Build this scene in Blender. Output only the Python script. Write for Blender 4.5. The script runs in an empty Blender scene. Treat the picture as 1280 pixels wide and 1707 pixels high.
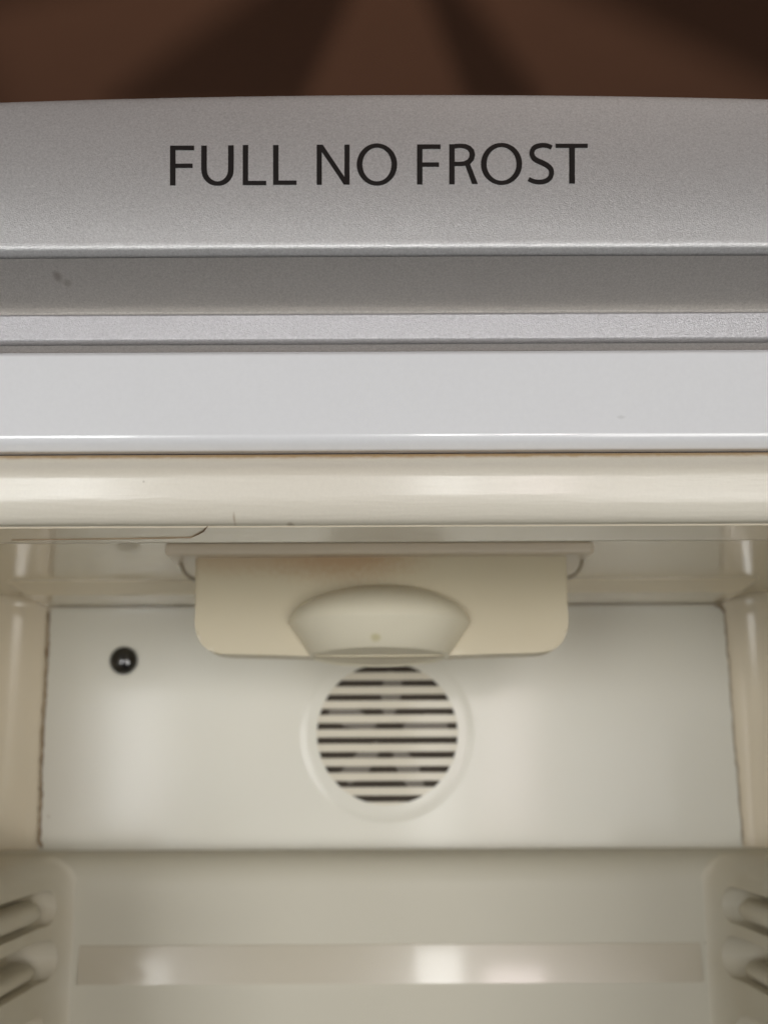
import bpy, bmesh, math, random
from mathutils import Vector, Matrix
random.seed(7)
S = bpy.context.scene
COL = S.collection
R = math.radians

# ------------------------------------------------------------------ camera
FPX = 2100.0; PITCH = R(12)
cam = bpy.data.cameras.new('camera'); camo = bpy.data.objects.new('camera', cam); COL.objects.link(camo)
cam.sensor_fit = 'VERTICAL'; cam.sensor_height = 36; cam.lens = 36 * FPX / 1707
cam.clip_start = 0.01; cam.clip_end = 100
camo.matrix_world = Matrix.Rotation(R(90) + PITCH, 4, 'X') @ Matrix.Rotation(R(-0.25), 4, 'Z')
cam.dof.use_dof = True; cam.dof.focus_distance = 0.43; cam.dof.aperture_fstop = 12
S.camera = camo

# ------------------------------------------------------------------ world and lamps
w = bpy.data.worlds.new('World'); S.world = w; w.use_nodes = True
w.node_tree.nodes['Background'].inputs[0].default_value = (0.92, 0.96, 1.0, 1)
w.node_tree.nodes['Background'].inputs[1].default_value = 0.04
S.view_settings.view_transform = 'Standard'; S.view_settings.look = 'None'
S.view_settings.exposure = 0; S.view_settings.gamma = 1

def area(name, loc, target, sx, sy, power, col=(1, 1, 1), spread=180):
    l = bpy.data.lights.new(name, 'AREA'); l.shape = 'RECTANGLE'; l.size = sx; l.size_y = sy
    l.energy = power; l.color = col; l.spread = R(spread)
    o = bpy.data.objects.new(name, l); COL.objects.link(o); o.location = loc
    o.rotation_euler = (Vector(target) - Vector(loc)).to_track_quat('-Z', 'Y').to_euler()
    return o
area('window_light', (-0.95, -2.0, -0.12), (-0.3, .6, 0.05), 0.75, 0.85, 6.0, (.99, 0.99, .98), 90)
area('window_light', (0.14, -2.0, 0.06), (0.1, .6, 0.03), 0.12, 0.5, 0.8, (1.0, 1.0, 0.98), 75)
area('window_light', (0.34, -2.0, 0.06), (0.2, .6, 0.03), 0.15, 0.4, 0.62, (1.0, .88, 0.88), 75)
area('window_light', (-0.69, -1.98, 0.06), (-.1, .7, 0.03), 0.05, 0.4, .22, (1.0, 1.0, 1.0), 75)
area('doorway_light', (0.95, -1.9, -0.40), (0.0, .7, 0.06), 1.0, 1.1, 5.8, (1, .975, .94), 90)

def spot(name, loc, target, ang, power, col, size=.04):
    l = bpy.data.lights.new(name, 'SPOT'); l.energy = power; l.color = col
    l.spot_size = R(ang); l.spot_blend = .25; l.shadow_soft_size = size
    o = bpy.data.objects.new(name, l); COL.objects.link(o); o.location = loc
    o.rotation_euler = (Vector(target) - Vector(loc)).to_track_quat('-Z', 'Y').to_euler()
SPOT_POS = Vector((0.1, -2.0, 0.0))
spot('added_ceiling_spot', SPOT_POS, (0.1, 1.35, 1.0), 22, 330, (1, .93, .86), .05)  # added spot, coned to the ceiling only, to throw the blade shadows

# ------------------------------------------------------------------ pixel geometry -> metres
def z_at(v, Y):
    return Y * math.tan(PITCH + math.atan((853.5 - v) / FPX))
def x_at(u, v, Y):
    b = (853.5 - v) / FPX
    return (u - 640) / FPX * Y / (math.cos(PITCH) - b * math.sin(PITCH))
def P(u, v, Y): return Vector((x_at(u, v, Y), Y, z_at(v, Y)))

# ------------------------------------------------------------------ materials
def mat(name, base, rough=.4, metal=0, coat=0, crough=.06, var=0, vscale=8, vcol=None, grain=0, gscale=900,
        bump=0, bscale=60, bstretch=(1, 1, 1), spots=(), lines=(), spec=.5):
    m = bpy.data.materials.new(name); m.use_nodes = True
    nt = m.node_tree; N = nt.nodes; L = nt.links; bs = N['Principled BSDF']
    bs.inputs['Roughness'].default_value = rough; bs.inputs['Metallic'].default_value = metal
    bs.inputs['Coat Weight'].default_value = coat; bs.inputs['Coat Roughness'].default_value = crough
    bs.inputs['Specular IOR Level'].default_value = spec
    tc = N.new('ShaderNodeTexCoord').outputs['Object']
    rgb = N.new('ShaderNodeRGB'); rgb.outputs[0].default_value = (*base, 1); c = rgb.outputs[0]
    def mix(fac, a, b, mode='MIX'):
        n = N.new('ShaderNodeMix'); n.data_type = 'RGBA'; n.blend_type = mode
        for s, k in ((fac, 0), (a, 6), (b, 7)):
            if hasattr(s, 'is_linked'): L.new(s, n.inputs[k])
            else: n.inputs[k].default_value = s if k == 0 else (*s, 1)
        return n.outputs[2]
    def mth(op, a, b=None, c2=None, clamp=False):
        n = N.new('ShaderNodeMath'); n.operation = op; n.use_clamp = clamp
        for k, s in enumerate((a, b, c2)):
            if s is None: continue
            if hasattr(s, 'is_linked'): L.new(s, n.inputs[k])
            else: n.inputs[k].default_value = s
        return n.outputs[0]
    def noise(scale, detail=3, stretch=(1, 1, 1), rgh=.55):
        mp = N.new('ShaderNodeMapping'); mp.inputs['Scale'].default_value = stretch; L.new(tc, mp.inputs[0])
        n = N.new('ShaderNodeTexNoise'); n.inputs['Scale'].default_value = scale
        n.inputs['Detail'].default_value = detail; n.inputs['Roughness'].default_value = rgh
        L.new(mp.outputs[0], n.inputs['Vector']); return n.outputs[0]
    if var:
        f = N.new('ShaderNodeMapRange'); f.inputs[1].default_value = .35; f.inputs[2].default_value = .65
        L.new(noise(vscale), f.inputs[0]); f.inputs[4].default_value = var
        c = mix(f.outputs[0], c, vcol or tuple(x * .6 for x in base))
    if grain:
        g = mth('MULTIPLY_ADD', mth('SUBTRACT', noise(gscale, 2, rgh=.8), .5), grain * 2, 1.0)
        cc = N.new('ShaderNodeCombineColor')
        for k in range(3): L.new(g, cc.inputs[k])
        c = mix(1.0, c, cc.outputs[0], 'MULTIPLY')
    wob = noise(350, 2)
    for (ctr, rad, colr, amt) in spots:       # stains: rad may be a 3-tuple of half sizes
        if not isinstance(rad, tuple): rad = (rad, rad, rad)
        mp = N.new('ShaderNodeMapping'); L.new(tc, mp.inputs[0])
        mp.inputs['Scale'].default_value = tuple(1 / r for r in rad)
        mp.inputs['Location'].default_value = tuple(-ctr[k] / rad[k] for k in range(3))
        ln = N.new('ShaderNodeVectorMath'); ln.operation = 'LENGTH'; L.new(mp.outputs[0], ln.inputs[0])
        d = mth('ADD', ln.outputs['Value'], mth('MULTIPLY', mth('SUBTRACT', wob, .5), .5))
        f = N.new('ShaderNodeMapRange'); f.interpolation_type = 'SMOOTHSTEP'
        L.new(d, f.inputs[0]); f.inputs[1].default_value = .15; f.inputs[2].default_value = 1.0
        f.inputs[3].default_value = amt; f.inputs[4].default_value = 0
        c = mix(f.outputs[0], c, colr)
    L.new(c, bs.inputs['Base Color'])
    if bump:
        b = N.new('ShaderNodeBump'); b.inputs['Strength'].default_value = bump; b.inputs['Distance'].default_value = .001
        L.new(noise(bscale, 4, bstretch), b.inputs['Height']); L.new(b.outputs[0], bs.inputs['Normal'])
    if coat: bs.inputs['Coat IOR'].default_value = 1.5
    return m

def silver(name, base, rough):
    m = mat(name, base, rough, metal=.55, var=.10, vscale=14, vcol=(base[0]*.93, base[1]*.91, base[2]*.9), grain=.36, gscale=1150,
            bump=.3, bscale=2600, spots=[(P(100, 461, .415), (.0022, .02, .0014), (.2, .16, .13), .55),
                                          (P(112, 466, .415), (.0022, .02, .001), (.2, .16, .13), .4)])
    return m
M = {}
M['silver'] = silver('silver_paint', (.64, .64, .64), .42)
M['silver_ridge'] = silver('silver_paint_ridge', (.49, .485, .50), .42)  # same silver paint, toned down to hold back the ridge's brightness
M['silver_shaded'] = silver('silver_paint_shaded', (.56, .54, .515), .5)  # same silver paint, darkened to carry the shade of the undercut
M['white'] = mat('white_enamel', (.765, .775, .79), .22, coat=.5, var=.04, vscale=10, bump=.05, bscale=25,
                 grain=.03, gscale=500, spots=[(P(1175, 735, .401), .0006, (.1, .08, .06), .9), (P(1035, 698, .4), (.002, .01, .001), (.5, .5, .5), .4)])
M['cream'] = mat('yellowed_lip_plastic', (.71, .675, .575), .38, coat=.26, crough=.13, var=.35, vscale=9, vcol=(.66, .59, .49),
                 grain=.05, bump=.16, bscale=700, bstretch=(.10, 1, 1),
                 spots=[(P(240, 801, .4), .0007, (.25, .2, .14), .7), (P(330, 769, .404), .0007, (.25, .2, .14), .7),
                        (P(390, 862, .403), (.0007, .02, .0025), (.42, .34, .24), .7),
                        (P(485, 877, .41), (.002, .02, .0008), (.3, .24, .17), .8),
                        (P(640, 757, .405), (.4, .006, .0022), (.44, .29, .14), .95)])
M['liner'] = mat('cream_liner_plastic', (.76, .69, .545), .16, coat=.4, crough=.09, var=.35, vscale=7, vcol=(.71, .62, .47), bump=.05, bscale=30,
               spots=[(P(74, 1050, .79), (.0022, .03, .012), (.62, .47, .27), .8)])
M['panel'] = mat('ivory_back_panel_plastic', (.70, .69, .61), .40, coat=.2, crough=.12, var=.3, vscale=6, vcol=(.65, .61, .50), bump=.12, bscale=22,
                 spots=[(P(80, 1359, .797), .0012, (.25, .18, .1), .8)])
M['duct'] = mat('ivory_duct_plastic', (.565, .54, .45), .55, coat=.05, crough=.2, var=.3, vscale=6, vcol=(.53, .495, .395), bump=.1, bscale=20,
                spots=[(P(1184, 1580, .757), .0022, (.3, .26, .18), .7), (P(1172, 1574, .757), .0014, (.32, .28, .2), .5)])
M['box'] = mat('yellowed_box_plastic', (.55, .49, .345), .42, coat=.1, var=.4, vscale=12, vcol=(.50, .425, .275),
               spots=[(P(570, 925, .62), (.055, .05, .018), (.42, .26, .13), .75), (P(400, 925, .62), (.05, .05, .014), (.45, .31, .18), .55)])
M['rim'] = mat('tan_rim_plastic', (.68, .60, .475), .35, coat=.2, var=.4, vscale=14, vcol=(.62, .55, .44))
M['band'] = mat('duct_band_plastic', (.52, .475, .38), .22, coat=.35, var=.3, vscale=6, vcol=(.47, .43, .33), bump=.12, bscale=14)
M['side'] = mat('side_wall_plastic', (.60, .565, .47), .5, coat=.05, var=.5, vscale=16, vcol=(.55, .49, .37), bump=.05, bscale=30)
M['dial'] = mat('pale_dial_plastic', (.76, .72, .575), .42, coat=.12, var=.25, vscale=20, vcol=(.64, .58, .44),
                spots=[(P(625, 1062, .59), .0035, (.5, .45, .2), .6)])
M['grille'] = mat('grille_plastic', (.63, .585, .47), .42, coat=.08)
M['rubber'] = mat('black_rubber', (.012, .011, .010), .12, coat=.8)
M['dark'] = mat('recess_shade', (.045, .034, .022), .8)
M['fanblade'] = mat('grey_fan_plastic', (.15, .13, .10), .5)
M['grime'] = mat('brown_grime', (.25, .18, .11), .8, var=.8, vscale=90, vcol=(.38, .30, .20))
M['print'] = mat('black_print', (.012, .011, .011), .45)
M['shadowgap'] = mat('gap_shade', (.008, .005, .004), .8)
M['wire'] = mat('worn_clip', (.30, .26, .19), .35)
M['steel'] = mat('cabinet_white', (.7, .7, .7), .35)
M['ceil'] = mat('brown_ceiling_paint', (.205, .090, .047), .9, var=.12, vscale=5, grain=.18, gscale=320, bump=.4, bscale=300)
M['fan'] = mat('dark_fan_paint', (.06, .045, .035), .4)

# ------------------------------------------------------------------ helpers
ORIG = {}
def link(name, me, m, parent=None):
    o = bpy.data.objects.new(name, me); COL.objects.link(o)
    if m: me.materials.append(m)
    if parent:
        o.parent = parent
        o.location = -ROOTLOC if parent.type == 'EMPTY' else (0, 0, 0)
    return o
def finish(bm, name, m, parent, ang=35, wn=True):
    bmesh.ops.recalc_face_normals(bm, faces=bm.faces)
    me = bpy.data.meshes.new(name); bm.to_mesh(me); bm.free()
    me.shade_smooth(); me.set_sharp_from_angle(angle=R(ang))
    o = link(name, me, m, parent)
    if wn:
        md = o.modifiers.new('wn', 'WEIGHTED_NORMAL'); md.keep_sharp = True
    return o
def fillet(pts, rads, n=6):
    out = []
    k = len(pts)
    for i, p in enumerate(pts):
        r = rads.get(i, 0); p = Vector(p)
        if not r: out.append(p); continue
        a = Vector(pts[i - 1]) - p; b = Vector(pts[(i + 1) % k]) - p
        la, lb = a.length, b.length; a.normalize(); b.normalize()
        t = min(r, la * .48, lb * .48)
        p0, p1 = p + a * t, p + b * t
        for j in range(n + 1):
            s = j / n
            out.append((1 - s) ** 2 * p0 + 2 * s * (1 - s) * p + s * s * p1)
    return out
def sweep_x(name, prof, x0, x1, m, parent, seg=1, fn=None, ang=35):
    """closed (Y,z) outline swept along x as a solid"""
    bm = bmesh.new(); rings = []
    for i in range(seg + 1):
        x = x0 + (x1 - x0) * i / seg
        ring = []
        for p in prof:
            q = Vector((x, p[0], p[1]))
            if fn: q = fn(q)
            ring.append(bm.verts.new(q))
        rings.append(ring)
    n = len(prof)
    for i in range(seg):
        for j in range(n):
            bm.faces.new((rings[i][j], rings[i][(j + 1) % n], rings[i + 1][(j + 1) % n], rings[i + 1][j]))
    bm.faces.new(rings[0]); bm.faces.new(rings[-1])
    return finish(bm, name, m, parent, ang)
def rbox(name, lo, hi, r, m, parent, seg=5, skip=None, fn=None):
    bm = bmesh.new(); bmesh.ops.create_cube(bm, size=1)
    for v in bm.verts:
        v.co = Vector([(lo[k] + hi[k]) / 2 + v.co[k] * (hi[k] - lo[k]) for k in range(3)])
    es = [e for e in bm.edges if not (skip and skip(e))]
    if r: bmesh.ops.bevel(bm, geom=es, offset=r, segments=seg, profile=.5, affect='EDGES', clamp_overlap=True)
    if fn:
        for v in bm.verts: v.co = fn(v.co)
    return finish(bm, name, m, parent)
def tube(name, pts, r, m, parent, n=10):
    bm = bmesh.new(); rings = []
    for i, p in enumerate(pts):
        d = (Vector(pts[min(i + 1, len(pts) - 1)]) - Vector(pts[max(i - 1, 0)])).normalized()
        q = d.to_track_quat('Z', 'Y')
        rings.append([bm.verts.new(Vector(p) + q @ Vector((r * math.cos(2 * math.pi * k / n), r * math.sin(2 * math.pi * k / n), 0))) for k in range(n)])
    for a, b in zip(rings, rings[1:]):
        for k in range(n): bm.faces.new((a[k], a[(k + 1) % n], b[(k + 1) % n], b[k]))
    bm.faces.new(rings[0]); bm.faces.new(rings[-1])
    return finish(bm, name, m, parent, 60)

# ------------------------------------------------------------------ the refrigerator
ROOTLOC = Vector((0, .40, -1.45))
fridge = bpy.data.objects.new('refrigerator', None); COL.objects.link(fridge)
fridge.location = ROOTLOC; fridge.empty_display_size = .2
fridge['label'] = 'old open refrigerator with silver lettered fascia, white top rail and yellowed cream interior'
fridge['category'] = 'refrigerator'
W = .31
YB = .455
# fascia: leaning plane, top edge arched inside its own plane
FT = (.420, z_at(157, .420)); FB = (.4015, z_at(414, .4015))
HF = FT[1] - FB[1]
def yf(z):
    s = z - FB[1]
    return FB[0] + .04 * s + ((FT[0] - FB[0]) - .04 * HF) * (s / HF) ** 2 * (1 if s > 0 else 0)
def bowf(q):
    t = min(max((q.z - FB[1]) / (FT[1] - FB[1]), -.05), 1.05)
    dz = -(q.x / .1) ** 2 * (.0001 + .0016 * max(t, 0) ** 1.5)
    return Vector((q.x, q.y + yf(q.z + dz) - yf(q.z), q.z + dz))
ncv = 16
prof = [(yf(FT[1] - .0025 - (HF - .0055) * i / ncv), FT[1] - .0025 - (HF - .0055) * i / ncv) for i in range(ncv + 1)]
prof = [(FT[0] + .0022, FT[1] + .0006), (FT[0] + .0004, FT[1] - .0002)] + prof + \
       [(FB[0] + .0000, FB[1] + .0016), (FB[0] + .0002, FB[1] + .0007), (FB[0] + .0009, FB[1] + .00000), (FB[0] + .0022, FB[1] - .0008), (FB[0] + .0036, FB[1] - .0014), (YB, FB[1] + .004), (YB + .02, FT[1] - .004)]
fascia = sweep_x('fascia', [Vector(p) for p in prof], -W, W, M['silver'], fridge, 60, bowf)
fascia['label'] = 'silver sloping fascia printed FULL NO FROST'
# grip channel: undercut face under the fascia
c0 = (FB[0] + .0036, FB[1] - .0015); c1 = (.432, z_at(519, .432)); c2 = (.4312, z_at(526, .4312))
prof = [c0, c1, c2, (.4300, z_at(528, .430)), (YB, z_at(530, YB)), (YB, FB[1] + .0035)]
ch = sweep_x('grip_channel', fillet(prof, {}), -W, W, M['silver_shaded'], fridge, 60,
             lambda q: bowf(q) if q.z > FB[1] - .003 else q)
# ridge strip: bright convex strip
prof = [(.4262, z_at(525, .4262)), (.4022, z_at(522.5, .4022)), (.4030, z_at(566, .4030)), (.4050, z_at(572, .4050)), (.43, z_at(572, .4050) + .0002), (.43, z_at(534, .43))]
sweep_x('ridge_strip', fillet(prof, {1: .0007, 2: .0012}), -W, W, M['silver_ridge'], fridge, 2)
prof = [(.4062, z_at(573.2, .4062)), (.4050, z_at(575, .4050)), (.4020, z_at(585.5, .4020)), (.43, z_at(585.5, .4020)), (.43, z_at(573.2, .4062))]
sweep_x('lower_silver_lip', fillet(prof, {1: .0006}), -W, W, M['silver_shaded'], fridge, 2)
# white enamel rail
prof = [(.4008, z_at(586, .4008)), (.3995, z_at(590, .3995)), (.3995, z_at(733, .3995)), (.4035, z_at(750.5, .4035)), (.43, z_at(750.5, .4035)), (.43, z_at(586, .4008))]
sweep_x('top_rail', fillet(prof, {1: .0006, 2: .0045, 3: .001}, 8), -W, W, M['white'], fridge, 2)
prof = [(.4075, z_at(750, .4075)), (.4075, z_at(757, .4075)), (.428, z_at(757, .4075)), (.428, z_at(750, .4075))]
sweep_x('gap_shade_strip', prof, -W, W, M['shadowgap'], fridge)  # near-black strip closing the open gap, its shade put into the colour
# cream lip
zb = z_at(872, .4055)
prof = [(.4062, z_at(755, .4062)), (.3999, z_at(783, .3999)), (.4012, z_at(838, .4012)), (.4045, zb), (.4335, zb - .0003), (.4360, z_at(897, .4347) - .0003),
        (.4385, z_at(904, .4385)), (.4405, z_at(902, .44)), (.443, .118), (.427, .118), (.427, z_at(755, .4062))]
lip = sweep_x('liner_lip', fillet(prof, {0: .002, 1: .0025, 2: .0035, 3: .004, 4: .0015, 6: .0008}, 8), -W, W, M['cream'], fridge, 2, ang=50)
# hairline crack and scratches on the lip
def ribbon(name, pts, wd, m, parent, off=(0, -.0004, 0), jit=.0):
    bm = bmesh.new(); a = []; b = []; o = Vector(off)
    for i, p in enumerate(pts):
        p = Vector(p) + o
        d = (Vector(pts[min(i + 1, len(pts) - 1)]) - Vector(pts[max(i - 1, 0)])).normalized()
        s = d.cross(Vector((0, 1, 0))); s.normalize(); ww = wd * (1 + random.uniform(-jit, jit)) * (.35 if i in (0, len(pts) - 1) else 1)
        j = s * random.uniform(-jit, jit) * wd * .6
        a.append(p + s * ww / 2 + j); b.append(p - s * ww / 2 + j)
    va = [bm.verts.new(p) for p in a]; vb = [bm.verts.new(p) for p in b]
    th = Vector((0, .0003, 0)); wa = [bm.verts.new(p + th) for p in a]; wb = [bm.verts.new(p + th) for p in b]
    for i in range(len(pts) - 1):
        bm.faces.new((va[i], va[i + 1], vb[i + 1], vb[i])); bm.faces.new((wa[i], wa[i + 1], wb[i + 1], wb[i]))
        bm.faces.new((va[i], va[i + 1], wa[i + 1], wa[i])); bm.faces.new((vb[i], vb[i + 1], wb[i + 1], wb[i]))
    return finish(bm, name, m, parent, wn=False)

zu = zb - .0006
sweep_x('lip_soffit', [(.4090, zb - .0001), (.4095, zb - .0005), (.4340, zb - .0007), (.4340, zb + .001), (.4090, zb + .001)], -W, W, M['liner'], fridge)
zu = zb - .0008
def under(u, v):
    Y = zu / math.tan(PITCH + math.atan((853.5 - v) / FPX)); return P(u, v, Y)
tube('hairline_crack', [under(346, 876), under(340, 884), under(331, 889), under(318, 895), under(200, 896.5), under(20, 897.5)], .00022, M['grime'], lip, 6)
# lettering, drawn as outlines on the fascia plane
def on_fascia(u, v):
    v = v + (u - 640) * math.tan(R(.25)); u = u - (v - 853.5) * math.tan(R(.25))
    b = (853.5 - v) / FPX; a = (u - 640) / FPX
    d = Vector((a, math.cos(PITCH) - b * math.sin(PITCH), math.sin(PITCH) + b * math.cos(PITCH)))
    t = FB[0] / d.y
    for _ in range(20): t = yf(t * d.z) / d.y
    return d * t
nrm = Vector((0, -1, .2)).normalized()
def letter(ch, polys):
    """polys: list of (outline, holes) -> quad strips given as list of faces in px"""
    bm = bmesh.new(); cache = {}
    fs = []
    for f in polys:
        vs = []
        for p in f:
            k = (round(p[0], 2), round(p[1], 2))
            if k not in cache: cache[k] = bm.verts.new(on_fascia(*p) + nrm * .00028)
            vs.append(cache[k])
        try: fs.append(bm.faces.new(vs))
        except ValueError: pass
    bmesh.ops.recalc_face_normals(bm, faces=bm.faces)
    bmesh.ops.extrude_face_region(bm, geom=bm.faces[:])
    bm.verts.ensure_lookup_table()
    n = len(cache)
    for v in list(bm.verts)[n:]: v.co -= nrm * .0004
    me = bpy.data.meshes.new('letter'); bmesh.ops.recalc_face_normals(bm, faces=bm.faces); bm.to_mesh(me); bm.free()
    o = link('letter', me, M['print'], fascia); o['label'] = 'black printed letter ' + ch
def q(x0, y0, x1, y1): return [(x0, y0), (x1, y0), (x1, y1), (x0, y1)]
def stroke(path, wfn):
    """ribbon of quads following a px path with width function"""
    L_, R_ = [], []
    n = len(path)
    for i, p in enumerate(path):
        a = path[max(i - 1, 0)]; b = path[min(i + 1, n - 1)]
        d = Vector((b[0] - a[0], b[1] - a[1])).normalized(); nn = Vector((-d.y, d.x)); ww = wfn(i / (n - 1), d) / 2
        L_.append((p[0] + nn.x * ww, p[1] + nn.y * ww)); R_.append((p[0] - nn.x * ww, p[1] - nn.y * ww))
    return [[L_[i], L_[i + 1], R_[i + 1], R_[i]] for i in range(n - 1)]
def Fl(x, xa, yt, yb): letter('F', [q(x, yt, x + 9, yt + 7.2), q(x + 9, yt, xa, yt + 7.2), q(x, yt + 7.2, x + 9, yt + 30), q(x, yt + 30, x + 9, yt + 36.8),
                                    q(x + 9, yt + 30, xa - 2.5, yt + 36.8), q(x, yt + 36.8, x + 9, yb)])
def Ll(x, xa, yt, yb): letter('L', [q(x, yt, x + 9, yb - 6.8), q(x, yb - 6.8, x + 9, yb), q(x + 9, yb - 6.8, xa, yb)])
def wstem(t, d): return 6.6 + 2.6 * abs(d.y)
def Ol(cx, cy, rx, ry):
    n = 40; fs = []
    for i in range(n):
        a0, a1 = 2 * math.pi * i / n, 2 * math.pi * (i + 1) / n
        fs.append([(cx + rx * math.cos(a0), cy + ry * math.sin(a0)), (cx + rx * math.cos(a1), cy + ry * math.sin(a1)),
                   (cx + (rx - 9.3) * math.cos(a1), cy + (ry - 6.6) * math.sin(a1)), (cx + (rx - 9.3) * math.cos(a0), cy + (ry - 6.6) * math.sin(a0))])
    letter('O', fs)
Fl(284, 324, 243.5, 309.5)
pth = [(340.5, 243.5)] + [(340.5, 250 + k * 8) for k in range(5)] + \
      [(363 - 22.3 * math.cos(t * math.pi / 16), 284 + 22.6 * math.sin(t * math.pi / 16)) for t in range(1, 16)] + \
      [(385.3, 282 - k * 8) for k in range(5)] + [(385.3, 243)]
letter('U', stroke(pth, wstem))
Ll(405, 444, 242.5, 309); Ll(455.5, 494.5, 242.5, 308.5)
letter('N', [q(528, 242, 536.6, 308.3), q(574.2, 241.8, 582.8, 308), [(528.3, 242), (538.2, 242), (582.5, 308), (573, 308)]])
Ol(628.3, 274.8, 33.6, 35)
Fl(695, 734, 241.5, 307.8)
letter('R', [q(748.5, 241.2, 757.6, 307.5), [(775, 276), (783, 273.5), (796, 307), (786.5, 307)]] +
       stroke([(757.6, 244.2), (767, 243.6), (775, 244.4), (781.5, 247.4), (785.8, 252.5), (787, 258.6), (785.4, 265.2), (781, 270.3), (774, 273.2), (766, 273.9), (757.6, 273.8)],
              wstem))
Ol(835.5, 273.8, 34.2, 34.9)
pth = [(919, 246.5), (912, 243.5), (903.5, 242.8), (894, 244.6), (888, 249), (886, 256), (888, 262.5), (893, 267.2), (902, 271.4), (911, 276),
       (917.2, 282), (918.6, 289.5), (916, 297), (909, 302.2), (899, 304), (889, 302.8), (880.5, 299)]
sm = []
for i in range(len(pth) - 1):
    p0, p1, p2, p3 = [Vector(pth[min(max(i + k, 0), len(pth) - 1)]) for k in (-1, 0, 1, 2)]
    for s in (0, .33, .66):
        sm.append(tuple(.5 * ((2 * p1) + (-p0 + p2) * s + (2 * p0 - 5 * p1 + 4 * p2 - p3) * s * s + (-p0 + 3 * p1 - 3 * p2 + p3) * s ** 3)))
sm.append(pth[-1])
letter('S', stroke(sm, lambda t, d: 6.8 + 1.7 * math.sin(math.pi * t)))
letter('T', [q(925.5, 240.4, 948, 246.9), q(948, 240.4, 957.6, 246.9), q(957.6, 240.4, 979, 246.9), q(948, 246.9, 957.6, 306.3)])

# cabinet shell round the liner
rbox('cabinet_shell', (-W, .47, -1.4), (-W + .03, 1.02, .262), .003, M['steel'], fridge)
rbox('cabinet_shell', (W - .03, .47, -1.4), (W, 1.02, .262), .003, M['steel'], fridge)
rbox('cabinet_top', (-W + .0302, .478, .225), (W - .0302, 1.02, .258), .003, M['steel'], fridge)
rbox('front_post', (-W, .405, -1.4), (-.262, .468, .0715), .006, M['cream'], fridge)
rbox('front_post', (.262, .405, -1.4), (W, .468, .0715), .006, M['cream'], fridge)

# inner liner: rounded tub open to the front
ZC = .1155
def tub():
    bm = bmesh.new(); bmesh.ops.create_cube(bm, size=1)
    lo = (-.2555, .4425, -.62); hi = (.2555, .800, ZC)
    for v in bm.verts: v.co = Vector([(lo[k] + hi[k]) / 2 + v.co[k] * (hi[k] - lo[k]) for k in range(3)])
    front = [f for f in bm.faces if f.normal.y < -.5]
    bmesh.ops.delete(bm, geom=front, context='FACES_ONLY')
    es = [e for e in bm.edges if not e.is_boundary and abs(e.verts[0].co.z - e.verts[1].co.z) > .1]
    bmesh.ops.bevel(bm, geom=es, offset=.034, segments=10, profile=.5, affect='EDGES')
    es = [e for e in bm.edges if not e.is_boundary and all(abs(v.co.z - ZC) < 1e-5 for v in e.verts)]
    bmesh.ops.bevel(bm, geom=es, offset=.006, segments=4, profile=.5, affect='EDGES')
    for f in bm.faces: f.normal_flip()
    me = bpy.data.meshes.new('inner_liner'); bm.to_mesh(me); bm.free(); me.shade_smooth()
    o = link('inner_liner', me, M['liner'], fridge)
    sd = o.modifiers.new('solid', 'SOLIDIFY'); sd.thickness = .003; sd.offset = -1
    md = o.modifiers.new('wn', 'WEIGHTED_NORMAL')
tub()

# ceiling rail just before the back panel
zr = z_at(990, .748)
prof = [(.733, ZC + .001), (.733, ZC - .0006), (.748, zr), (.7965, zr - .0002), (.7965, ZC + .001)]
def chamf(q):
    s = 1 if q.x > 0 else -1
    if q.z < zr + .003 and abs(q.x) > .15: return Vector((q.x - s * .006, q.y, q.z))
    return q
sweep_x('ceiling_rail', fillet(prof, {1: .003, 2: .003}), -.2215, .2195, M['liner'], fridge, 1, chamf)

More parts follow.
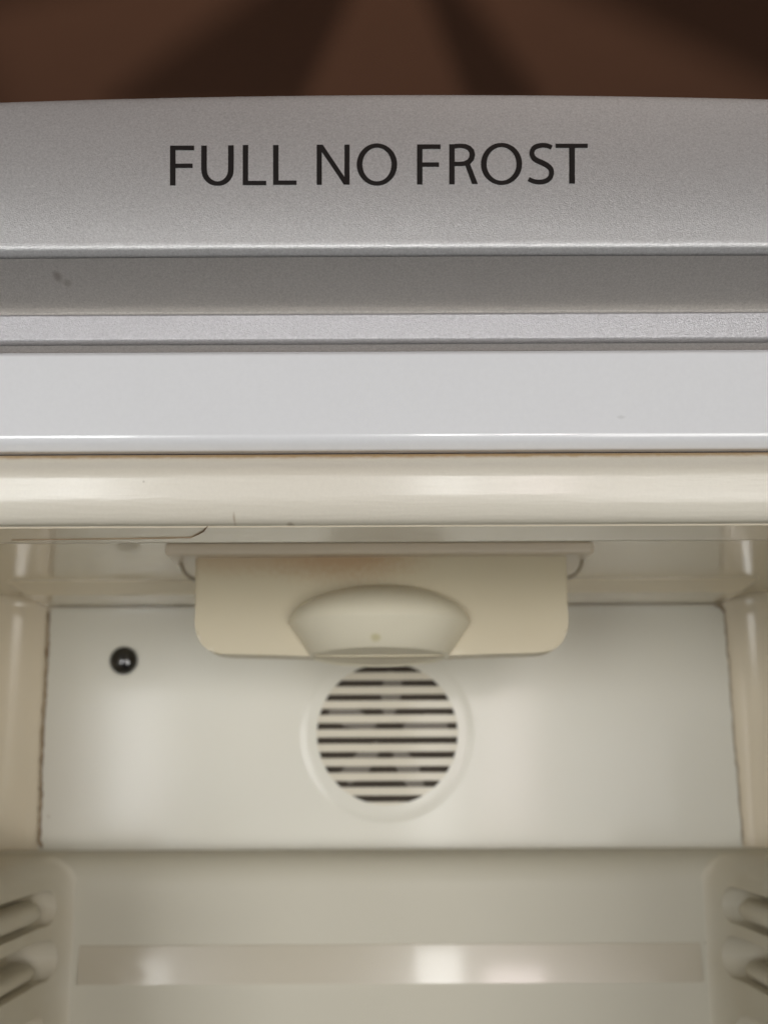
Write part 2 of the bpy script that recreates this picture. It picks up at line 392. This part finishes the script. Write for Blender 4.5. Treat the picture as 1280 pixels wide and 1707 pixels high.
# back panel with round vent hole
BP = .7965
cx, cz = P(644, 1222, BP - .003).x, z_at(1222, BP - .003)
mpp = (x_at(744, 1222, BP) - x_at(644, 1222, BP)) / 100
RV = 117 * mpp
def panel():
    xl, xr = x_at(73, 1200, BP), x_at(1218, 1200, BP)
    zt, zb_ = zr - .0012, z_at(1440, BP)
    bm = bmesh.new(); n = 96
    xl0, xr0 = x_at(83, 1015, BP), x_at(1204, 1015, BP); xl1, xr1 = x_at(61, 1430, BP), x_at(1237, 1430, BP)
    def edge(a):
        dx, dz = math.cos(a), math.sin(a)
        t = 1e9
        if dz > 0: t = min(t, (zt - cz) / dz)
        if dz < 0: t = min(t, (zb_ - cz) / dz)
        # sloping sides
        for (a0, a1, s) in ((xl0, xl1, -1), (xr0, xr1, 1)):
            # x = a0 + (a1-a0)*(zt-z)/(zt-zb)
            k = (a1 - a0) / (zt - zb_)
            den = dx + k * dz
            if abs(den) > 1e-9:
                tt = (a0 + k * (zt - cz) - cx) / den
                if tt > 0: t = min(t, tt)
        return (cx + dx * t, cz + dz * t)
    angs = sorted(set([2 * math.pi * i / n for i in range(n)] +
           [math.atan2(z - cz, x - cx) % (2 * math.pi) for x, z in ((xl0, zt), (xr0, zt), (xl1, zb_), (xr1, zb_))]))
    RO = RV * 1.24
    rings = [[] for _ in range(8)]
    for a in angs:
        ex, ez = edge(a); c, s = math.cos(a), math.sin(a)
        re_ = math.hypot(ex - cx, ez - cz)
        rr = min(RO, re_ * .985)
        def pt(r, y): return bm.verts.new((cx + c * r, y, cz + s * r))
        rings[0].append(pt(RV, BP + .004)); rings[1].append(pt(RV, BP - .0006))
        h_ = min(RV * 1.14, re_ * .9)
        rings[2].append(pt(h_, BP - .0006)); rings[3].append(pt(h_ + (rr - h_) * .5, BP - .0003)); rings[4].append(pt(rr, BP - .0001)); rings[5].append(pt(rr * 1.008, BP))
        rings[6].append(bm.verts.new((ex, BP, ez))); rings[7].append(bm.verts.new((ex, BP + .0028, ez)))
    k = len(angs)
    for A, B in zip(rings, rings[1:]):
        for i in range(k):
            bm.faces.new((A[i], A[(i + 1) % k], B[(i + 1) % k], B[i]))
    for f in bm.faces: f.normal_update()
    bmesh.ops.recalc_face_normals(bm, faces=bm.faces)
    if sum(f.normal.y * f.calc_area() for f in bm.faces) > 0: bmesh.ops.reverse_faces(bm, faces=bm.faces)
    me = bpy.data.meshes.new('back_panel'); bm.to_mesh(me); bm.free(); me.shade_smooth(); me.set_sharp_from_angle(angle=R(40))
    o_ = link('back_panel', me, M['panel'], fridge); md = o_.modifiers.new('wn', 'WEIGHTED_NORMAL'); md.keep_sharp = True
    return o_, (xl0, xr0, xl1, xr1, zt, zb_)
# rebuild the wall behind the panel so that the vent is a real hole: a dark disc behind the grille stands in for shade
bpan, (xl0, xr0, xl1, xr1, zt, zb_) = panel()

vent = bpy.data.objects.new('vent_grille', None); 
def disc(name, x, z, r, y0, y1, m, parent, n=48):
    bm = bmesh.new()
    a = [bm.verts.new((x + r * math.cos(2 * math.pi * i / n), y0, z + r * math.sin(2 * math.pi * i / n))) for i in range(n)]
    b = [bm.verts.new((v.co.x, y1, v.co.z)) for v in a]
    for i in range(n): bm.faces.new((a[i], a[(i + 1) % n], b[(i + 1) % n], b[i]))
    bm.faces.new(a); bm.faces.new(b)
    return finish(bm, name, m, parent, 40)
# duct: flat near-black disc closing the hole, the shade put into its colour
pitch = 23.6 * mpp; slot = 10.6 * mpp
duct = disc('vent_shade_disc', cx, cz, RV * 1.02, BP + .0022, BP + .0030, M['dark'], fridge)
duct['label'] = 'flat dark disc behind the slotted round vent, duct shade put into its colour'
for k in range(5):
    a = k * 2 * math.pi / 5 + .35
    bm = bmesh.new(); pts = []
    for (rr, da) in ((.18, -.35), (.5, -.42), (.86, -.30), (.9, -.05), (.62, .12), (.3, .18)):
        pts.append((cx + RV * rr * math.cos(a + da), BP + .0012, cz + RV * rr * math.sin(a + da)))
    vs = [bm.verts.new(p) for p in pts]; ws = [bm.verts.new((p[0], p[1] + .0005, p[2])) for p in pts]
    bm.faces.new(vs); bm.faces.new(ws)
    for i in range(len(vs)): bm.faces.new((vs[i], vs[(i + 1) % len(vs)], ws[(i + 1) % len(vs)], ws[i]))
    finish(bm, 'fan_blade', M['fanblade'], duct, wn=False)
# grille: solid round carrier is the panel itself; slats as parts
def slat(z0, z1):
    zlo, zhi = min(z0, z1), max(z0, z1)
    bm = bmesh.new(); top = []; n = 10
    def half(z):
        d = abs(z); return math.sqrt(max(RV * RV - d * d, 0)) + .0002
    out = []
    for i in range(n + 1):
        z = zlo + (zhi - zlo) * i / n; out.append((half(z), z))
    for i in range(n, -1, -1):
        z = zlo + (zhi - zlo) * i / n; out.append((-half(z), z))
    dd = []
    for p in out:
        if not dd or (abs(p[0] - dd[-1][0]) + abs(p[1] - dd[-1][1])) > 1e-5: dd.append(p)
    y0, y1 = BP - .0012, BP + .0008
    a = [bm.verts.new((cx + p[0], y0 , cz + p[1])) for p in dd]; b = [bm.verts.new((cx + p[0], y1, cz + p[1])) for p in dd]
    k = len(dd)
    for i in range(k): bm.faces.new((a[i], a[(i + 1) % k], b[(i + 1) % k], b[i]))
    f = bm.faces.new(a); bm.faces.new(b)
    bmesh.ops.bevel(bm, geom=list(f.edges), offset=.0006, segments=2, affect='EDGES')
    return finish(bm, 'slat', M['grille'], bpan)
for k in range(-4, 5): slat(k * pitch - (pitch - slot) / 2, k * pitch + (pitch - slot) / 2)
e0 = 4.5 * pitch + slot / 2
slat(e0, RV * .9999); slat(-RV * .9999, -e0)

# black rubber plug
pc = P(205, 1099, BP - .002); pr = 23.5 * mpp
bm = bmesh.new(); bmesh.ops.create_uvsphere(bm, u_segments=32, v_segments=20, radius=1)
for v in bm.verts:
    v.co = Vector((pc.x + v.co.x * pr, BP - .001 + v.co.y * pr * .62, pc.z + v.co.z * pr))
plug = finish(bm, 'screw_plug', M['rubber'], fridge, 80, False)
bm = bmesh.new(); n = 40
for j, (r_, y) in enumerate(((1.02, .0002), (1.04, -.0006), (1.12, -.0006), (1.16, .0002))):
    bm.verts.ensure_lookup_table()
    for k in range(n): bm.verts.new((pc.x + pr * r_ * math.cos(2 * math.pi * k / n), BP + y, pc.z + pr * r_ * math.sin(2 * math.pi * k / n)))
bm.verts.ensure_lookup_table()
for j in range(3):
    for k in range(n):
        bm.faces.new([bm.verts[j * n + k], bm.verts[j * n + (k + 1) % n], bm.verts[(j + 1) * n + (k + 1) % n], bm.verts[(j + 1) * n + k]])
finish(bm, 'hole_rim', M['panel'], plug, 80, False)

# grimy seams on both sides of the panel
pts = []
for i in range(60):
    t = i / 59; v = 1016 + t * 396
    u = 83 - 21 * t + 2.2 * math.sin(t * 9) * t
    if t > .96: u += (t - .96) * 140
    pts.append(P(u - 1, v, BP - .0006))
ribbon('seam', pts, .0019, M['grime'], fridge, jit=.35)['label'] = 'grimy brown seam left of the back panel'
for (v, wd, ht) in ((1186, 4.5, 7), (1222, 3, 5), (1312, 5, 5), (1285, 3, 6), (1345, 3, 5)):
    t = (v - 1016) / 396; u = 83 - 21 * t
    c = P(u - 2, v, BP - .001)
    bm = bmesh.new(); bmesh.ops.create_icosphere(bm, subdivisions=2, radius=1)
    for vv in bm.verts:
        j = random.uniform(.75, 1.2)
        vv.co = Vector((c.x + vv.co.x * wd * mpp * .5 * j, c.y + vv.co.y * .0007, c.z + vv.co.z * ht * mpp * .5 * j))
    finish(bm, 'grime_spot', M['grime'], fridge, 80, False)
pts = [P(1205 + 30 * (i / 40) + (2 if i % 9 == 0 else 0), 1016 + 396 * i / 40, BP - .0006) for i in range(41)]
ribbon('seam', pts, .0011, mat('pale_grime', (.36, .31, .23), .7, var=.7, vscale=60, vcol=(.52, .47, .37)), fridge, jit=.5)['label'] = 'faint seam right of the back panel'
ribbon('seam', [P(84, 1018, BP-.0008), P(85, 1013, BP - .0008)], .001, M['grime'], fridge)
ribbon('seam', [P(1190, 1012, BP - .002), P(1200, 1013, BP - .002), P(1206, 1024, BP - .001)], .0026, M['grime'], fridge)['label'] = 'dark grime in the upper right corner of the back panel'

# lower duct cover with rounded top
zl = z_at(1415, .799)
RT = .020
prof = fillet([(.757, -.55), (.757, zl), (.799, zl), (.799, -.55)], {1: RT}, 10)
sweep_x('duct_cover', prof, -.2542, .2542, M['duct'], fridge, 1)
zt1, zt2 = z_at(1575, .756), z_at(1640, .753)
prof = [(.7573, zt1 + .0003), (.7564, zt1), (.7536, zt2), (.7573, zt2 - .0006)]
sweep_x('slanted_band', prof, x_at(128, 1600, .755), x_at(1165, 1600, .755), M['band'], fridge, 1)

# side walls below the ledge with shelf rails
for s, ux in ((-1, 88), (1, 1205)):
    xi = abs(x_at(ux, 1550, .76))
    xf = abs(x_at(125 if s < 0 else 1166, 1550, .7565))
    plan = [(xi, .46), (xi, .715)] + [(xi - (xi - xf) * (1 - math.cos(t)), .715 + .0425 * math.sin(t)) for t in [k * math.pi / 2 / 10 for k in range(1, 11)]]
    bm = bmesh.new(); rings = []
    levels = [(-.55, 0)] + [(zl - .0012 - RT + RT * math.sin(f), RT * (1 - math.cos(f))) for f in [k * math.pi / 2 / 10 for k in range(11)]]
    for z, off in levels:
        rings.append([bm.verts.new((s * (px + off), py, z)) for px, py in plan] + [bm.verts.new((s * .2545, .7575, z)), bm.verts.new((s * .2545, .46, z))])
    for A, B in zip(rings, rings[1:]):
        for k in range(len(A)): bm.faces.new((A[k], A[(k + 1) % len(A)], B[(k + 1) % len(A)], B[k]))
    bm.faces.new(rings[0]); bm.faces.new(rings[-1])
    sw = finish(bm, 'side_wall', M['side'], fridge, 40, False)
    # moulded shelf grooves, cut into the wall, with a runner inside the upper one
    def capsule(name, ze, Y0, hh, dep, Yf, x0, m, parent):
        bm = bmesh.new(); rings = []; n = 20
        for i in range(15):
            t = i / 14
            if t < .4:
                q_ = t / .4 * math.pi / 2; y = Y0 - hh * (1 - math.cos(q_)) ; sc = max(math.sin(q_), .03)
                y = Y0 - hh * (1 - math.cos(q_))
            else: y = Y0 - hh - (t - .4) / .6 * (Y0 - hh - Yf); sc = 1
            rings.append([bm.verts.new((s * (x0 + dep * math.cos(2 * math.pi * k / n) * (.4 + .6 * sc)), y, ze + hh * math.sin(2 * math.pi * k / n) * sc)) for k in range(n)])
        for A, B in zip(rings, rings[1:]):
            for k in range(n): bm.faces.new((A[k], A[(k + 1) % n], B[(k + 1) % n], B[k]))
        bm.faces.new(rings[0]); bm.faces.new(rings[-1])
        return finish(bm, name, m, parent, 50, False)
    for ze, Y0, hh, dep in ((z_at(1512, .735), .746, .0100, .012), (z_at(1600, .735), .749, .0115, .022), (z_at(1735, .72), .740, .011, .016)):
        cut = capsule('cutter', ze, Y0, hh, dep, .40, xi, None, fridge)
        mb = sw.modifiers.new('b', 'BOOLEAN'); mb.object = cut; mb.operation = 'DIFFERENCE'; mb.solver = 'EXACT'
        dg = bpy.context.evaluated_depsgraph_get(); nm = bpy.data.meshes.new_from_object(sw.evaluated_get(dg))
        sw.modifiers.clear(); sw.data = nm; bpy.data.objects.remove(cut)
    sw.data.name = 'side_wall'; sw.data.shade_smooth(); sw.data.set_sharp_from_angle(angle=R(40))
    bv = sw.modifiers.new('bev', 'BEVEL'); bv.width = .0016; bv.segments = 3; bv.limit_method = 'ANGLE'; bv.angle_limit = R(45)
    md = sw.modifiers.new('wn', 'WEIGHTED_NORMAL'); md.keep_sharp = False
    capsule('shelf_runner', z_at(1520, .72), .726, .0062, .009, .46, xi + .0065, M['side'], fridge)
    capsule('shelf_runner', z_at(1625, .72), .735, .0055, .010, .46, xi + .012, M['side'], fridge)

# ------------------------------------------------------------------ control box under the ceiling
YF = .62
xl, xr = x_at(322, 1010, YF), x_at(947, 1010, YF)
zbt = z_at(1095, YF)
def bell(q_):
    return q_
def xz_box(name, out, y0, y1, bev, m, parent):
    bm = bmesh.new()
    a = [bm.verts.new((p[0], y0, p[1])) for p in out]; b = [bm.verts.new((p[0], y1, p[1])) for p in out]
    k = len(out)
    for i in range(k): bm.faces.new((a[i], a[(i + 1) % k], b[(i + 1) % k], b[i]))
    f = bm.faces.new(a); bm.faces.new(b)
    bmesh.ops.bevel(bm, geom=list(f.edges), offset=bev, segments=4, affect='EDGES')
    return finish(bm, name, m, parent, 40)
zbl = z_at(1088, YF); zbt = z_at(1092.5, YF)
out = fillet([(xl, ZC - .004), (xl + .0012, zbl), (xl + .035, zbl - .0008), ((xl + xr) / 2 - .02, zbt - .0006), ((xl + xr) / 2 + .02, zbt - .0006), (xr - .035, zbl - .0008), (xr - .0006, zbl), (xr, ZC - .004)], {1: .016, 6: .016, 2: .02, 5: .02}, 8)
box = xz_box('control_box', out, YF, .641, .0018, M['box'], fridge)
box['label'] = 'yellowed beige control box with a heat stain under its rim'
fl = rbox('rim', (x_at(275, 915, .612), .612, z_at(924, .612)), (x_at(990, 915, .612), .745, ZC - .0003), .0018, M['rim'], box, 3)
# clips either side
for (us, s) in ((300, 1), (971, -1)):
    pts = []
    for i in range(12):
        t = i / 11 * math.pi / 2
        u = us + s * 26 * (1 - math.cos(t)); v = 924 + 40 * math.sin(t)
        pts.append(P(u, v, .632))
    tube('clip', pts, .0011, M['wire'], box)
# dial: flared knob growing out of the box front
dcx = x_at(631, 1030, .60); YD = YF + .003
def rr(px): return px * (x_at(740, 1030, .60) - x_at(640, 1030, .60)) / 100
zt_, zw, zb2 = z_at(966, .600), z_at(1036, .612), z_at(1077, .592)
profd = []
for i in range(15):
    t = i / 14 * math.pi / 2
    profd.append((rr(156) * math.sin(t), zw + (zt_ - zw) * math.cos(t)))
profd += [(rr(154), zw - .0012), (rr(120), zb2 + .0004), (rr(114), zb2 - .0003), (rr(111), zb2), (rr(109), zb2 + .0004), (rr(104), zb2 + .0004), (0.0001, zb2 + .0003)]
bm = bmesh.new(); n = 64; rings = []
for (r_, z_) in profd:
    rings.append([bm.verts.new((dcx + r_ * math.cos(2 * math.pi * k / n), YD + .9 * r_ * math.sin(2 * math.pi * k / n), z_ - (.07 * (.9 * r_ * math.sin(2 * math.pi * k / n) + .031) if z_ < zw - .005 else 0))) for k in range(n)])
for A, B in zip(rings, rings[1:]):
    for k in range(n):
        try: bm.faces.new((A[k], A[(k + 1) % n], B[(k + 1) % n], B[k]))
        except ValueError: pass
bmesh.ops.remove_doubles(bm, verts=bm.verts, dist=1e-6)
dial = finish(bm, 'dial', M['dial'], box, 30, False); dial['label'] = 'pale flared thermostat knob on the box front'

# ------------------------------------------------------------------ room ceiling and the fan whose blades shade it
bm = bmesh.new()
vs = [bm.verts.new(p) for p in ((-4, -3, 1.0), (4, -3, 1.0), (4, 5, 1.0), (-4, 5, 1.0))]
ws = [bm.verts.new((v.co.x, v.co.y, 1.1)) for v in vs]
bm.faces.new(vs); bm.faces.new(ws)
for i in range(4): bm.faces.new((vs[i], vs[(i + 1) % 4], ws[(i + 1) % 4], ws[i]))
me = bpy.data.meshes.new('ceiling'); bmesh.ops.recalc_face_normals(bm, faces=bm.faces); bm.to_mesh(me); bm.free()
ceil = bpy.data.objects.new('ceiling', me); COL.objects.link(ceil); me.materials.append(M['ceil']); ceil['kind'] = 'structure'

ZF = .74
def ceil_pt(u, v):
    b = (853.5 - v) / FPX; a = (u - 640) / FPX
    d = Vector((a, math.cos(PITCH) - b * math.sin(PITCH), math.sin(PITCH) + b * math.cos(PITCH)))
    return d / d.z
def caster(u, v):
    c = ceil_pt(u, v); t = (ZF - SPOT_POS.z) / (1.0 - SPOT_POS.z)
    return SPOT_POS + (c - SPOT_POS) * t
hub = caster(645, -170)
fan = bpy.data.objects.new('ceiling_fan', None); COL.objects.link(fan); fan.location = (hub.x, hub.y, 1.0)
for o_ in bpy.data.objects:
    if o_.name.startswith('cutter'): bpy.data.objects.remove(o_)
fan['label'] = 'dark ceiling fan hanging above the refrigerator, its blades shading the brown ceiling'
fan['category'] = 'fan'
def fpart(name, bm):
    for v in bm.verts: v.co -= fan.location
    bmesh.ops.recalc_face_normals(bm, faces=bm.faces)
    me = bpy.data.meshes.new(name); bm.to_mesh(me); bm.free()
    o = bpy.data.objects.new(name, me); COL.objects.link(o); me.materials.append(M['fan']); o.parent = fan; return o
bm = bmesh.new(); bmesh.ops.create_cone(bm, cap_ends=True, segments=24, radius1=.05, radius2=.04, depth=.06)
for v in bm.verts: v.co += Vector((hub.x, hub.y, ZF + .02))
fpart('motor', bm)
bm = bmesh.new(); bmesh.ops.create_cone(bm, cap_ends=True, segments=12, radius1=.012, radius2=.012, depth=.21)
for v in bm.verts: v.co += Vector((hub.x, hub.y, ZF + .155))
fpart('downrod', bm)
for quad in ([(600, -120), (645, -120), (500, 185), (175, 185)],
             [(668, -120), (690, -120), (905, 185), (785, 185)],
             [(760, -110), (730, -160), (1700, -40), (1400, 205)],
             [(540, -120), (560, -170), (-300, -90), (-160, 38)]):
    pts = [caster(u, v) for u, v in quad]
    bm = bmesh.new()
    a = [bm.verts.new(p) for p in pts]; b = [bm.verts.new(p + Vector((0, 0, .006))) for p in pts]
    bm.faces.new(a); bm.faces.new(b)
    for i in range(4): bm.faces.new((a[i], a[(i + 1) % 4], b[(i + 1) % 4], b[i]))
    fpart('blade', bm)
